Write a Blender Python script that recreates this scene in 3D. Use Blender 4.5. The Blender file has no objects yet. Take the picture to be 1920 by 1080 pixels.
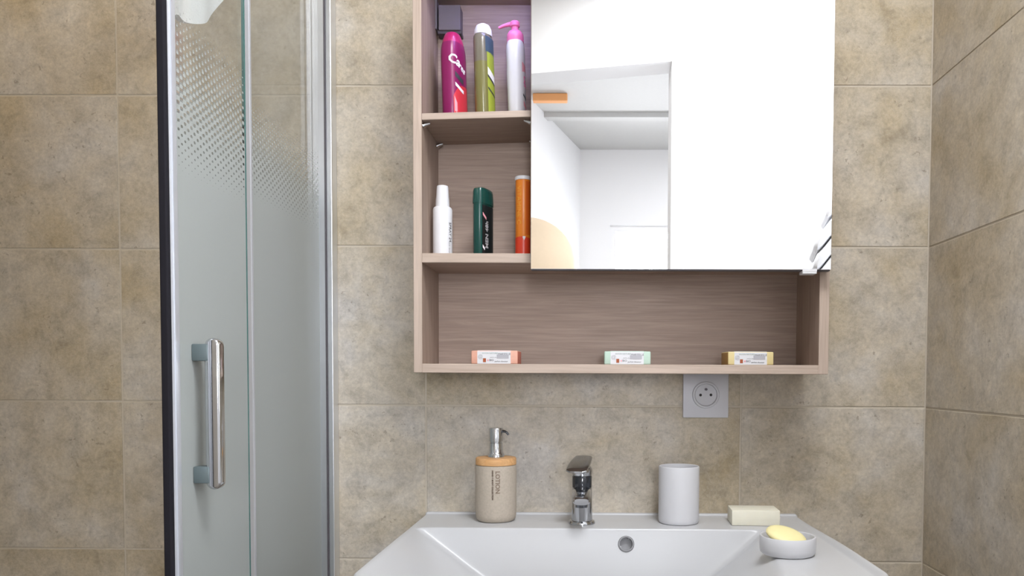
import bpy, bmesh, math, random
from mathutils import Vector, Matrix
random.seed(7)
S = bpy.context.scene
COL = S.collection
PI = math.pi

# ------------------------------------------------------------------ camera
F = 1450.0
YAW, PITCH, ROLL = 0.0104, -0.0367, 0.0043
PPX, PPY = 1091.84, 758.87
CAM = Vector((0.0, -1.4755, 1.11))
fwd = Vector((-math.sin(YAW)*math.cos(PITCH), math.cos(YAW)*math.cos(PITCH), math.sin(PITCH)))
r0 = Vector((math.cos(YAW), math.sin(YAW), 0)); u0 = r0.cross(fwd)
RT = r0*math.cos(ROLL) + u0*math.sin(ROLL); UP = -r0*math.sin(ROLL) + u0*math.cos(ROLL)
cd = bpy.data.cameras.new('camera'); cam = bpy.data.objects.new('camera', cd); COL.objects.link(cam)
m = Matrix((RT, UP, -fwd)).transposed().to_4x4(); m.translation = CAM; cam.matrix_world = m
cd.sensor_width = 36; cd.sensor_fit = 'HORIZONTAL'; cd.lens = F/1920*36
cd.shift_x = (960-PPX)/1920; cd.shift_y = (PPY-540)/1920; cd.clip_start = 0.01
S.camera = cam

def at(px, py, y):
    """a point of the photograph on the vertical plane at depth y (true position in metres)"""
    d = fwd + RT*((px-PPX)/F) - UP*((py-PPY)/F)
    return CAM + d*((y-CAM.y)/d.y)
def atx(px, py, x):
    d = fwd + RT*((px-PPX)/F) - UP*((py-PPY)/F)
    return CAM + d*((x-CAM.x)/d.x)

# ------------------------------------------------------------------ world, lights, exposure
w = bpy.data.worlds.new('world'); S.world = w; w.use_nodes = True
w.node_tree.nodes['Background'].inputs[0].default_value = (0.85, 0.93, 1, 1)
w.node_tree.nodes['Background'].inputs[1].default_value = 1.0
S.view_settings.view_transform = 'Standard'; S.view_settings.look = 'None'
S.view_settings.exposure = 0.40; S.view_settings.gamma = 1; S.view_settings.use_curve_mapping = False

def area(name, loc, target, sx, sy, power, col, spread=180):
    l = bpy.data.lights.new(name, 'AREA'); l.shape = 'RECTANGLE'; l.size = sx; l.size_y = sy
    l.energy = power; l.color = col; l.spread = math.radians(spread)
    o = bpy.data.objects.new(name, l); COL.objects.link(o); o.location = loc
    o.rotation_euler = (Vector(target)-Vector(loc)).to_track_quat('-Z', 'Y').to_euler()
    return o
area('ceiling_lamp_light', (0.25, -1.02, 2.435), (0.25, -1.02, 0), 0.42, 0.42, 15, (0.95, 0.97, 1))
area('side_fill_light', (1.30, -1.02, 1.55), (0.0, -0.92, 1.75), 0.42, 0.75, 6, (0.90, 0.95, 1))  # added side fill from the right for the front wall
area('hall_fill_light', (1.05, -2.75, 2.44), (1.05, -2.75, 0), 0.5, 0.5, 12, (0.95, 0.97, 1))  # added light to brighten the room in the mirror
area('hall_window_light', (0.322, -3.66, 1.545), (0.322, 0.0, 1.85), 0.34, 0.9, 9.5, (0.92, 0.94, 1), 110)
area('shower_tint_light', (-1.0, -0.55, 2.44), (-1.0, -0.35, 0), 0.12, 0.12, 1.3, (1, 0.66, 0.20))  # added warm light that yellows the shower tiles
area('cabinet_tint_light', (-0.12, -0.135, 1.80), (-0.12, -0.05, 1.3), 0.16, 0.01, 1.1, (0.4, 0.42, 1))  # added bluish light that tints the top compartment violet

# ------------------------------------------------------------------ materials
def nt(name):
    m = bpy.data.materials.new(name); m.use_nodes = True
    return m, m.node_tree.nodes, m.node_tree.links, m.node_tree.nodes['Principled BSDF']
def plain(name, col, rough=0.5, metal=0.0, spec=0.5, sub=0, trans=0, noise=None, bump=0, emit=None, coat=0):
    m, N, L, b = nt(name)
    b.inputs['Base Color'].default_value = (*col, 1); b.inputs['Roughness'].default_value = rough
    b.inputs['Metallic'].default_value = metal; b.inputs['Specular IOR Level'].default_value = spec
    b.inputs['Coat Weight'].default_value = coat
    if trans: b.inputs['Transmission Weight'].default_value = trans
    if sub: b.inputs['Subsurface Weight'].default_value = sub; b.inputs['Subsurface Radius'].default_value = (.004, .003, .002)
    if emit: b.inputs['Emission Color'].default_value = (*emit[0], 1); b.inputs['Emission Strength'].default_value = emit[1]
    n = N.new('ShaderNodeTexNoise'); tc = N.new('ShaderNodeTexCoord'); L.new(tc.outputs['Object'], n.inputs['Vector'])
    n.inputs['Scale'].default_value = noise[0] if noise else 60; n.inputs['Detail'].default_value = 5
    amt = noise[1] if noise else 0.03
    mx = N.new('ShaderNodeMix'); mx.data_type = 'RGBA'
    L.new(n.outputs['Fac'], mx.inputs['Factor'])
    mx.inputs[6].default_value = (*[c*(1-amt) for c in col], 1); mx.inputs[7].default_value = (*[min(1, c*(1+amt)) for c in col], 1)
    L.new(mx.outputs[2], b.inputs['Base Color'])
    if bump:
        bp = N.new('ShaderNodeBump'); bp.inputs['Strength'].default_value = bump; bp.inputs['Distance'].default_value = 0.001
        L.new(n.outputs['Fac'], bp.inputs['Height']); L.new(bp.outputs[0], b.inputs['Normal'])
    return m

def ramp(N, stops):
    r = N.new('ShaderNodeValToRGB'); e = r.color_ramp.elements
    while len(e) > 1: e.remove(e[-1])
    e[0].position = stops[0][0]; e[0].color = (*stops[0][1], 1)
    for p, c in stops[1:]:
        x = e.new(p); x.color = (*c, 1)
    return r
def g(v): return (v, v, v)

def travertine(name, tint=(1, 1, 1)):
    m, N, L, b = nt(name)
    tc = N.new('ShaderNodeTexCoord'); oi = N.new('ShaderNodeObjectInfo')
    comb = N.new('ShaderNodeCombineXYZ')
    mu = N.new('ShaderNodeMath'); mu.operation = 'MULTIPLY'; mu.inputs[1].default_value = 91.7; L.new(oi.outputs['Random'], mu.inputs[0])
    for i in range(3): L.new(mu.outputs[0], comb.inputs[i])
    add = N.new('ShaderNodeVectorMath'); L.new(tc.outputs['Object'], add.inputs[0]); L.new(comb.outputs[0], add.inputs[1])
    def noise(sc, det, ro, dist=0):
        n = N.new('ShaderNodeTexNoise'); n.inputs['Scale'].default_value = sc; n.inputs['Detail'].default_value = det
        n.inputs['Roughness'].default_value = ro; n.inputs['Distortion'].default_value = dist
        L.new(add.outputs[0], n.inputs['Vector']); return n
    def mix(fac, a, bb, mode='MIX'):
        x = N.new('ShaderNodeMix'); x.data_type = 'RGBA'; x.blend_type = mode
        if isinstance(fac, (int, float)): x.inputs['Factor'].default_value = fac
        else: L.new(fac, x.inputs['Factor'])
        for s, v in ((6, a), (7, bb)):
            if isinstance(v, tuple): x.inputs[s].default_value = (*v, 1)
            else: L.new(v, x.inputs[s])
        return x.outputs[2]
    T = lambda c: tuple(a*t for a, t in zip(c, tint))
    big = noise(5.5, 4, .6, .3)
    rb = ramp(N, [(.26, T((.42, .34, .22))), (.42, T((.485, .415, .31))), (.55, T((.53, .473, .39))), (.70, T((.555, .52, .475)))])
    L.new(big.outputs['Fac'], rb.inputs['Fac'])
    med = noise(26, 7, .68, .6); rm = ramp(N, [(.30, g(.76)), (.5, g(1.0)), (.68, g(1.15))]); L.new(med.outputs['Fac'], rm.inputs['Fac'])
    c = mix(1.0, rb.outputs[0], rm.outputs[0], 'MULTIPLY')
    fine = noise(150, 5, .75); rf = ramp(N, [(.30, g(.80)), (.7, g(1.14))]); L.new(fine.outputs['Fac'], rf.inputs['Fac'])
    c = mix(1.0, c, rf.outputs[0], 'MULTIPLY')
    # small dark pits, gathered in patches
    vo = noise(105, 3, .55, .35); rv = ramp(N, [(.64, g(0)), (.70, g(1))]); L.new(vo.outputs['Fac'], rv.inputs['Fac'])
    pm = noise(11, 3, .6, 0); rp = ramp(N, [(.48, g(0)), (.56, g(1))]); L.new(pm.outputs['Fac'], rp.inputs['Fac'])
    pit = N.new('ShaderNodeMath'); pit.operation = 'MULTIPLY'; L.new(rv.outputs[0], pit.inputs[0]); L.new(rp.outputs[0], pit.inputs[1])
    pf = N.new('ShaderNodeMath'); pf.operation = 'MULTIPLY'; pf.inputs[1].default_value = .45; L.new(pit.outputs[0], pf.inputs[0])
    c = mix(pf.outputs[0], c, T((.16, .12, .085)))
    # pale squiggles
    vn = noise(34, 4, .6, 2.2); rvn = ramp(N, [(.485, g(0)), (.5, g(1)), (.515, g(0))]); L.new(vn.outputs['Fac'], rvn.inputs['Fac'])
    vf = N.new('ShaderNodeMath'); vf.operation = 'MULTIPLY'; vf.inputs[1].default_value = .36; L.new(rvn.outputs[0], vf.inputs[0])
    c = mix(vf.outputs[0], c, T((.62, .56, .46)))
    L.new(c, b.inputs['Base Color'])
    b.inputs['Roughness'].default_value = .42; b.inputs['Specular IOR Level'].default_value = .35
    bp = N.new('ShaderNodeBump'); bp.inputs['Strength'].default_value = .35; bp.inputs['Distance'].default_value = .0006
    inv = N.new('ShaderNodeMath'); inv.operation = 'SUBTRACT'; L.new(med.outputs['Fac'], inv.inputs[0]); L.new(pit.outputs[0], inv.inputs[1])
    L.new(inv.outputs[0], bp.inputs['Height']); L.new(bp.outputs[0], b.inputs['Normal'])
    return m

def wood(name, vertical=False, base=(.42, .32, .26), dark=(.34, .25, .20), rough=.55):
    m, N, L, b = nt(name)
    tc = N.new('ShaderNodeTexCoord'); mp = N.new('ShaderNodeMapping'); L.new(tc.outputs['Object'], mp.inputs['Vector'])
    mp.inputs['Scale'].default_value = (60, 60, 3) if vertical else (3.2, 60, 60)
    n1 = N.new('ShaderNodeTexNoise'); L.new(mp.outputs[0], n1.inputs['Vector']); n1.inputs['Scale'].default_value = 1.6
    n1.inputs['Detail'].default_value = 8; n1.inputs['Roughness'].default_value = .62; n1.inputs['Distortion'].default_value = 1.1
    mp2 = N.new('ShaderNodeMapping'); L.new(tc.outputs['Object'], mp2.inputs['Vector'])
    mp2.inputs['Scale'].default_value = (300, 300, 10) if vertical else (10, 300, 300)
    n2 = N.new('ShaderNodeTexNoise'); L.new(mp2.outputs[0], n2.inputs['Vector']); n2.inputs['Scale'].default_value = 1.2; n2.inputs['Detail'].default_value = 4
    r1 = ramp(N, [(.30, dark), (.48, tuple((a+c)/2 for a, c in zip(base, dark))), (.60, base), (.75, tuple(x*1.07 for x in base))]); L.new(n1.outputs['Fac'], r1.inputs['Fac'])
    r2 = ramp(N, [(.32, g(.90)), (.6, g(1.04))]); L.new(n2.outputs['Fac'], r2.inputs['Fac'])
    x = N.new('ShaderNodeMix'); x.data_type = 'RGBA'; x.blend_type = 'MULTIPLY'; x.inputs['Factor'].default_value = 1
    L.new(r1.outputs[0], x.inputs[6]); L.new(r2.outputs[0], x.inputs[7]); L.new(x.outputs[2], b.inputs['Base Color'])
    b.inputs['Roughness'].default_value = rough; b.inputs['Specular IOR Level'].default_value = .3
    bp = N.new('ShaderNodeBump'); bp.inputs['Strength'].default_value = .25; bp.inputs['Distance'].default_value = .0005
    L.new(n2.outputs['Fac'], bp.inputs['Height']); L.new(bp.outputs[0], b.inputs['Normal'])
    return m

def glass_mat(name, z_full=None, z_clear=None, clear_haze=.10):
    """thin clear glass; below z_full it is frosted, between z_full and z_clear the frosting breaks up into dots"""
    m, N, L, b = nt(name); out = N['Material Output']; N.remove(b)
    tr = N.new('ShaderNodeBsdfTransparent'); tr.inputs[0].default_value = (.975, .985, .98, 1)
    gl = N.new('ShaderNodeBsdfGlossy'); gl.inputs['Roughness'].default_value = .02
    fr = N.new('ShaderNodeFresnel'); ge = N.new('ShaderNodeNewGeometry'); mr = N.new('ShaderNodeMapRange')
    mr.inputs['To Min'].default_value = 1.5; mr.inputs['To Max'].default_value = 1/1.5
    L.new(ge.outputs['Backfacing'], mr.inputs['Value']); L.new(mr.outputs[0], fr.inputs[0])
    clear = N.new('ShaderNodeMixShader'); L.new(fr.outputs[0], clear.inputs[0]); L.new(tr.outputs[0], clear.inputs[1]); L.new(gl.outputs[0], clear.inputs[2])
    if z_full is None:
        L.new(clear.outputs[0], out.inputs['Surface']); return m
    df = N.new('ShaderNodeBsdfDiffuse'); df.inputs[0].default_value = (.47, .50, .49, 1)
    tl = N.new('ShaderNodeBsdfTranslucent'); tl.inputs[0].default_value = (.47, .50, .49, 1)
    m1 = N.new('ShaderNodeMixShader'); m1.inputs[0].default_value = .25; L.new(df.outputs[0], m1.inputs[1]); L.new(tl.outputs[0], m1.inputs[2])
    gr = N.new('ShaderNodeBsdfGlossy'); gr.inputs['Roughness'].default_value = .25
    m2 = N.new('ShaderNodeMixShader'); m2.inputs[0].default_value = .05; L.new(m1.outputs[0], m2.inputs[1]); L.new(gr.outputs[0], m2.inputs[2])
    tc = N.new('ShaderNodeTexCoord'); sp = N.new('ShaderNodeSeparateXYZ'); L.new(tc.outputs['Object'], sp.inputs[0])
    def M(op, a, c=None, d=None, clamp=False):
        x = N.new('ShaderNodeMath'); x.operation = op; x.use_clamp = clamp
        for i, v in enumerate((a, c, d)):
            if v is None: continue
            if isinstance(v, (int, float)): x.inputs[i].default_value = v
            else: L.new(v, x.inputs[i])
        return x.outputs[0]
    cu = M('COSINE', M('MULTIPLY', sp.outputs[1], 2*PI/.0150)); cv = M('COSINE', M('MULTIPLY', sp.outputs[2], 2*PI/.0105))
    p = M('MULTIPLY', cu, cv)                                    # -1..1, staggered dots
    t = M('DIVIDE', M('SUBTRACT', sp.outputs[2], z_full), (z_clear-z_full))   # 0 at full, 1 at clear
    thr = M('SUBTRACT', M('MULTIPLY', t, 2.0), 1.0)              # -1..1
    mask = M('MULTIPLY_ADD', M('SUBTRACT', p, thr), 3.0, .5, True)
    haze = M('ADD', M('MULTIPLY', mask, .97-clear_haze), clear_haze)
    fin = N.new('ShaderNodeMixShader'); L.new(haze, fin.inputs[0]); L.new(clear.outputs[0], fin.inputs[1]); L.new(m2.outputs[0], fin.inputs[2])
    L.new(fin.outputs[0], out.inputs['Surface'])
    return m

M_tile = travertine('travertine_tile')
M_grout = plain('tile_grout', (.56, .50, .41), .9, noise=(200, .08))
M_white = plain('white_wall_paint', (.92, .92, .93), .75, noise=(8, .01))
M_ceil = plain('white_ceiling_paint', (.90, .90, .91), .8)
M_floor = plain('grey_beige_floor_tile', (.24, .21, .18), .5, noise=(6, .15))
M_woodh = wood('light_oak_horizontal', False)
M_woodv = wood('light_oak_vertical', True)
M_woodb = wood('light_oak_back_panel', False, (.48, .37, .31), (.40, .30, .245))
M_edgeh = wood('oak_edge_band_horizontal', False, (.53, .425, .355), (.46, .36, .295))
M_edgev = wood('oak_edge_band_vertical', True, (.53, .425, .355), (.46, .36, .295))
M_ceramic = plain('white_glazed_ceramic', (.55, .555, .57), .30, spec=.4, noise=(5, .005))
M_matte = plain('satin_white_ceramic', (.62, .62, .645), .45, noise=(20, .01))
M_chrome = plain('chrome', (.64, .65, .67), .09, 1.0, noise=(40, .02))
M_tapc = plain('tap_chrome', (.50, .51, .53), .13, 1.0, noise=(40, .02))
M_darkrefl = plain('dark_reflection_ring', (.018, .022, .03), .12, spec=.8)  # black stands in for the dark reflection in the chrome
M_dchrome = plain('dark_chrome', (.16, .17, .19), .1, 1.0)
M_alu = plain('satin_aluminium', (.74, .76, .79), .32, 1.0)
M_alulight = plain('white_anodised_profile', (.60, .62, .67), .35, .4)
M_black = plain('black_rubber', (.014, .013, .018), .8, spec=.2)
M_dark = plain('dark_hole', (.03, .03, .03), .8)
M_grey = plain('grey_plastic', (.20, .175, .185), .6)
M_dgrey = plain('dark_grey_plastic', (.09, .08, .09), .6)
M_bracket = plain('handle_block_metal', (.15, .19, .20), .4, .3)
M_mirror = plain('mirror_silver', (.965, .97, .975), 0.0, 1.0, noise=(1, .001))
M_glassedge = plain('green_glass_edge', (.06, .17, .16), .15, spec=.6)
M_hole = plain('grey_overflow_lining', (.26, .26, .27), .5)
M_clip = plain('white_plastic_clip', (.78, .79, .82), .4)
M_socket = plain('white_socket_plastic', (.64, .64, .68), .35)
M_sockin = plain('socket_insert_plastic', (.56, .56, .59), .4)
M_sand = plain('speckled_sandstone', (.46, .40, .33), .7, noise=(260, .18), bump=.3)
M_bamboo = wood('bamboo_collar', False, (.68, .40, .19), (.56, .30, .12))
M_ink = plain('brown_print', (.14, .10, .075), .7)
M_ink2 = plain('light_brown_print', (.24, .18, .135), .7)
M_cream = plain('cream_soap', (.82, .79, .66), .5, sub=.1)
M_yellow = plain('yellow_soap', (.84, .76, .40), .42, sub=.1)
M_magenta = plain('magenta_plastic', (.42, .018, .12), .28)
M_magpurple = plain('raspberry_plastic', (.24, .012, .10), .3)
M_red = plain('red_label', (.62, .04, .06), .4)
M_pinklab = plain('pink_label_print', (.80, .35, .40), .4)
M_wprint = plain('white_print', (.85, .82, .85), .5)
M_dprint = plain('dark_print', (.05, .05, .06), .5)
M_oil = plain('olive_translucent_bottle', (.20, .185, .065), .18, spec=.5, noise=(12, .15))
M_oiltop = plain('grey_translucent_bottle', (.185, .165, .12), .18, noise=(12, .1))
M_lime = plain('lime_label', (.36, .42, .05), .4)
M_teal = plain('dark_blue_label', (.05, .09, .13), .4)
M_pearl = plain('pearl_white_plastic', (.74, .74, .77), .3)
M_pink = plain('pink_plastic', (.83, .20, .42), .35)
M_pwhite = plain('white_plastic', (.80, .80, .83), .38)
M_green = plain('dark_green_plastic', (.008, .062, .052), .22)
M_green2 = plain('blackish_green_plastic', (.008, .014, .016), .3)
M_gprint = plain('grey_print', (.40, .40, .42), .5)
M_orange = plain('orange_tube', (.86, .25, .022), .32)
M_dorange = plain('deep_orange_print', (.70, .13, .012), .4)
M_rtube = plain('red_orange_tube_band', (.72, .055, .02), .32)
M_amber = plain('amber_print', (.9, .40, .05), .4)
M_coral = plain('coral_soap_wrapper', (.74, .40, .30), .5, noise=(120, .1))
M_mint = plain('mint_soap_wrapper', (.50, .66, .56), .5, noise=(120, .06))
M_ysoap = plain('pale_yellow_soap_wrapper', (.72, .60, .30), .5, noise=(120, .06))
M_ylow = plain('ochre_wrapper_end', (.38, .22, .06), .5)
M_redend = plain('dark_coral_wrapper_end', (.55, .17, .12), .5)
M_label = plain('white_paper_label', (.72, .73, .76), .6)
M_sheet = plain('white_draped_sheet', (.95, .95, .96), .95, noise=(400, .05), bump=.6)
M_towelg = plain('pale_grey_terry_towel', (.88, .89, .93), .95, noise=(400, .05), bump=.6)
M_peach = plain('peach_paper', (.97, .78, .56), .8)
M_orail = plain('orange_lacquer', (.90, .42, .16), .5)
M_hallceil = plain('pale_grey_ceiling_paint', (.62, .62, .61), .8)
M_lamp = plain('opal_lamp_diffuser', (.9, .9, .9), .5, emit=((1, .97, .93), 3.0))
M_shtint = plain('added_warm_diffuser', (.9, .85, .7), .5, emit=((1, .8, .5), 3.0))  # glow of the added shower spot
M_tintstrip = plain('blue_tint_glow', (.6, .6, .9), .5, emit=((.35, .4, 1), 2.0))  # glow of the strip added inside the cabinet
M_sky = plain('daylit_window_pane', (.9, .95, 1), .2, emit=((.93, .97, 1), 2.2))

# ------------------------------------------------------------------ mesh helpers
def finish(name, bm, mat, parent=None, smooth=False, offset=None, angle=40, loc=None):
    if offset is not None: bmesh.ops.translate(bm, verts=bm.verts, vec=-Vector(offset))
    me = bpy.data.meshes.new(name); bm.to_mesh(me); bm.free()
    mats = mat if isinstance(mat, (list, tuple)) else [mat]
    for x in mats: me.materials.append(x)
    if smooth:
        me.polygons.foreach_set('use_smooth', [True]*len(me.polygons))
        try: me.set_sharp_from_angle(angle=math.radians(angle))
        except Exception: pass
    o = bpy.data.objects.new(name, me); COL.objects.link(o)
    if parent: o.parent = parent
    if loc: o.location = loc
    return o
def box(bm, x0, x1, y0, y1, z0, z1, bev=0, seg=2, mi=0):
    r = bmesh.ops.create_cube(bm, size=1)['verts']
    for v in r: v.co = Vector((x0+(v.co.x+.5)*(x1-x0), y0+(v.co.y+.5)*(y1-y0), z0+(v.co.z+.5)*(z1-z0)))
    fs = {f for v in r for f in v.link_faces}
    for f in fs: f.material_index = mi
    if bev:
        es = {e for v in r for e in v.link_edges}
        bmesh.ops.bevel(bm, geom=list(es), offset=bev, segments=seg, affect='EDGES', profile=.5)
    return r
def B(*a, **k):
    bm = bmesh.new(); box(bm, *a, **k); return bm
def se(a, rx, ry, n):
    c, s = math.sin(a), -math.cos(a)
    return (rx*math.copysign(abs(c)**(2/n), c), ry*math.copysign(abs(s)**(2/n), s))
def lathe(bm, prof, segs=40, asp=1.0, n=2.0, cx=0, cy=0, cz=0, cap=True, mi=None, shear=None):
    """prof: list of (r, z) or (rx, ry, z); closed top and bottom when cap"""
    rings = []
    for p in prof:
        rx, ry, z = (p[0], p[0]*asp, p[1]) if len(p) == 2 else p
        rg = []
        for i in range(segs):
            x, y = se(2*PI*i/segs, max(rx, 1e-5), max(ry, 1e-5), n)
            rg.append(bm.verts.new((cx+x+(shear(z) if shear else 0), cy+y, cz+z)))
        rings.append(rg)
    for k in range(len(rings)-1):
        a, b = rings[k], rings[k+1]
        for i in range(segs):
            f = bm.faces.new((a[i], a[(i+1) % segs], b[(i+1) % segs], b[i]))
            if mi: f.material_index = mi(prof[k], i, segs)
    if cap:
        bm.faces.new(list(reversed(rings[0]))); bm.faces.new(rings[-1])
    bmesh.ops.recalc_face_normals(bm, faces=bm.faces)
    return rings
def Lt(*a, **k):
    bm = bmesh.new(); lathe(bm, *a, **k); return bm
def tube(bm, pts, r, segs=14, rs=None, cap=True):
    pts = [Vector(p) for p in pts]; rings = []; prev = None
    for i, p in enumerate(pts):
        t = (pts[min(i+1, len(pts)-1)]-pts[max(i-1, 0)]).normalized()
        a = prev if prev is not None else (Vector((0, 0, 1)) if abs(t.z) < .9 else Vector((1, 0, 0)))
        n = (a - t*a.dot(t)).normalized(); b = t.cross(n); prev = n
        rr = rs[i] if rs else r
        rings.append([bm.verts.new(p+(n*math.cos(2*PI*k/segs)+b*math.sin(2*PI*k/segs))*rr) for k in range(segs)])
    for a, b in zip(rings, rings[1:]):
        for i in range(segs): bm.faces.new((a[i], a[(i+1) % segs], b[(i+1) % segs], b[i]))
    if cap: bm.faces.new(list(reversed(rings[0]))); bm.faces.new(rings[-1])
    bmesh.ops.recalc_face_normals(bm, faces=bm.faces)
def disc(bm, c, r, h, axis='y', segs=28, mi=0):
    """short cylinder from c, extending h along -axis direction (towards the viewer for y)"""
    M = Matrix.Rotation(PI/2, 4, 'X') if axis == 'y' else Matrix.Identity(4)
    x = bmesh.ops.create_cone(bm, cap_ends=True, segments=segs, radius1=r, radius2=r, depth=abs(h),
                              matrix=Matrix.Translation(Vector(c)+(Vector((0, -h/2, 0)) if axis == 'y' else Vector((0, 0, h/2)))) @ M)
    for v in x['verts']:
        for f in v.link_faces: f.material_index = mi
def text_bm(s, size, mapf, ext=0.0002, bold=0):
    """lettering as geometry; mapf sends flat (u, v, w) to a point"""
    cu = bpy.data.curves.new('t', 'FONT'); cu.body = s; cu.size = size; cu.align_x = 'CENTER'; cu.align_y = 'CENTER'
    cu.extrude = ext; cu.resolution_u = 2; cu.offset = bold
    o = bpy.data.objects.new('t', cu); COL.objects.link(o)
    dg = bpy.context.evaluated_depsgraph_get(); me = bpy.data.meshes.new_from_object(o.evaluated_get(dg))
    COL.objects.unlink(o); bpy.data.objects.remove(o)
    bm = bmesh.new(); bm.from_mesh(me); bpy.data.meshes.remove(me)
    if size > .007:
        bmesh.ops.triangulate(bm, faces=bm.faces)
        for _ in range(3):
            es = [e for e in bm.edges if e.calc_length() > .0016]
            if es: bmesh.ops.subdivide_edges(bm, edges=es, cuts=1); bmesh.ops.triangulate(bm, faces=bm.faces)
    for v in bm.verts: v.co = Vector(mapf(v.co.x, v.co.y, v.co.z))
    return bm
def empty(name, label, cat, loc, rz=0, group=None):
    o = bpy.data.objects.new(name, None); COL.objects.link(o); o.location = loc; o.rotation_euler = (0, 0, rz)
    o.empty_display_size = .05; o['label'] = label; o['category'] = cat
    if group: o['group'] = group
    return o
def tag(o, label, cat, group=None):
    o['label'] = label; o['category'] = cat
    if group: o['group'] = group
    return o
def struct(name, bm, mat, label, **k):
    o = finish(name, bm, mat, **k); o['kind'] = 'structure'; o['label'] = label; o['category'] = name.split('_')[0]; return o

# ------------------------------------------------------------------ the room shell
XR = 0.6369; XL = -1.4025
wall_back = struct('wall_back', B(XL-.1, XR+.1, .0012, .12, 0, 2.5), M_grout, 'beige travertine tiled wall behind the basin and the mirror cabinet')
wall_right = struct('wall_right', B(XR+.0012, XR+.10, -.75, .0012, 0, 2.5), [M_grout, M_white], 'beige travertine tiled side wall at the right edge')
wall_left = struct('wall_left', B(XL-.12, XL-.0012, -1.95, .0012, 0, 2.5), M_grout, 'beige tiled side wall of the shower')
_tiles = {}
def tile_mesh(wd, ht):
    k = (round(wd, 4), round(ht, 4))
    if k not in _tiles:
        bm = bmesh.new(); c = .0007; t = .0012
        V = lambda x, y, z: bm.verts.new((x, y, z))
        a = [V(0, t, 0), V(wd, t, 0), V(wd, t, ht), V(0, t, ht)]
        e = [V(0, c*.8, 0), V(wd, c*.8, 0), V(wd, c*.8, ht), V(0, c*.8, ht)]
        f = [V(c, 0, c), V(wd-c, 0, c), V(wd-c, 0, ht-c), V(c, 0, ht-c)]
        for p, q in ((a, e), (e, f)):
            for i in range(4): bm.faces.new((p[i], p[(i+1) % 4], q[(i+1) % 4], q[i]))
        bm.faces.new(f); bm.faces.new(list(reversed(a)))
        me = bpy.data.meshes.new('tile'); bmesh.ops.recalc_face_normals(bm, faces=bm.faces); bm.to_mesh(me); bm.free()
        me.materials.append(M_tile); _tiles[k] = me
    return _tiles[k]
GAP = .0036
def lay(parent, xs, zs, place):
    for x0, x1 in zip(xs, xs[1:]):
        for z0, z1 in zip(zs, zs[1:]):
            o = bpy.data.objects.new('tile', tile_mesh(x1-x0-GAP, z1-z0-GAP)); COL.objects.link(o); o.parent = parent
            place(o, x0+GAP/2, z0+GAP/2)
zc = [0.0] + [1.11+v for v in (-.9536, -.6536, -.3536, -.0569, .2457, .5460, .8460, 1.1460)] + [2.5]
zs_sh = [0.0] + [1.11+v for v in (-.9223, -.6223, -.3373, -.0516, .2386, .5280, .8180, 1.1080)] + [2.5]
def pb(o, x, z): o.location = (x, 0, z)
lay(wall_back, [-.4985, -.3147, .2868, XR], zc, pb)
lay(wall_back, [XL, -.8989, -.4985], zs_sh, pb)
def prr(o, x, z): o.location = (XR, -x, z); o.rotation_euler = (0, 0, -PI/2)
lay(wall_right, [0, .6, .75], zc, prr)
def pll(o, x, z): o.location = (XL, -x-.6+GAP, z); o.rotation_euler = (0, 0, PI/2)
lay(wall_left, [0, .6, 1.2], zs_sh, pll)

floor = struct('floor', B(-1.6, 1.7, -3.9, .12, -.1, 0), M_floor, 'greyish beige floor below the basin')
ceiling = struct('ceiling', B(-1.6, 1.7, -1.95, .12, 2.5, 2.6), M_ceil, 'white bathroom ceiling above the mirror cabinet')
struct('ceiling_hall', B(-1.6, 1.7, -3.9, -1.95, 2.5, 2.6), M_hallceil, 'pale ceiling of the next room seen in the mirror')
struct('wall_alcove', B(XR+.1, 1.42, -.80, -.70, 0, 2.5), M_white, 'white painted wall beside the tiled corner')
side = bmesh.new()          # alcove side wall with an opening for the added fill window
box(side, 1.35, 1.45, -1.6, -.75, 0, .95); box(side, 1.35, 1.45, -1.6, -.75, 1.95, 2.5)
box(side, 1.35, 1.45, -.80, -.75, .95, 1.95); box(side, 1.35, 1.45, -1.6, -1.24, .95, 1.95)
struct('wall_window_side', side, M_white, 'white painted wall with an opening for the added window')
# rear wall, turned 12.6 degrees, with the doorway the camera looks out of
A = math.radians(12.6)
def rear(x, off=0):     # a point on the rear wall's room face
    return Vector((x-off*math.sin(-A)*-1*0, -1.57+math.tan(A)*x, 0))
def rbox(bm, x0, x1, t0, t1, z0, z1, mi=0):
    """box along the turned wall: x measured along room x, t thickness behind the face"""
    r = box(bm, x0, x1, -t1, -t0, z0, z1, mi=mi)
    for v in r: v.co.y += -1.57+math.tan(A)*v.co.x
DX0, DX1, DZ = -.42, .268, 2.165
rb = bmesh.new()
rbox(rb, -1.5, DX0, 0, .10, 0, 2.5); rbox(rb, DX1, 1.42, 0, .10, 0, 2.5); rbox(rb, DX0, DX1, 0, .10, DZ, 2.5)
struct('wall_rear', rb, M_white, 'white painted wall round the doorway, seen in the mirror')
cs = bmesh.new(); rbox(cs, DX0-.04, DX0, -.008, .1, 0, DZ); rbox(cs, DX1, DX1+.04, -.008, 0, 0, DZ+.045); rbox(cs, DX0-.04, DX1, -.008, 0, DZ, DZ+.045)
struct('trim_1', cs, M_white, 'white door casing seen in the mirror')
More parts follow.
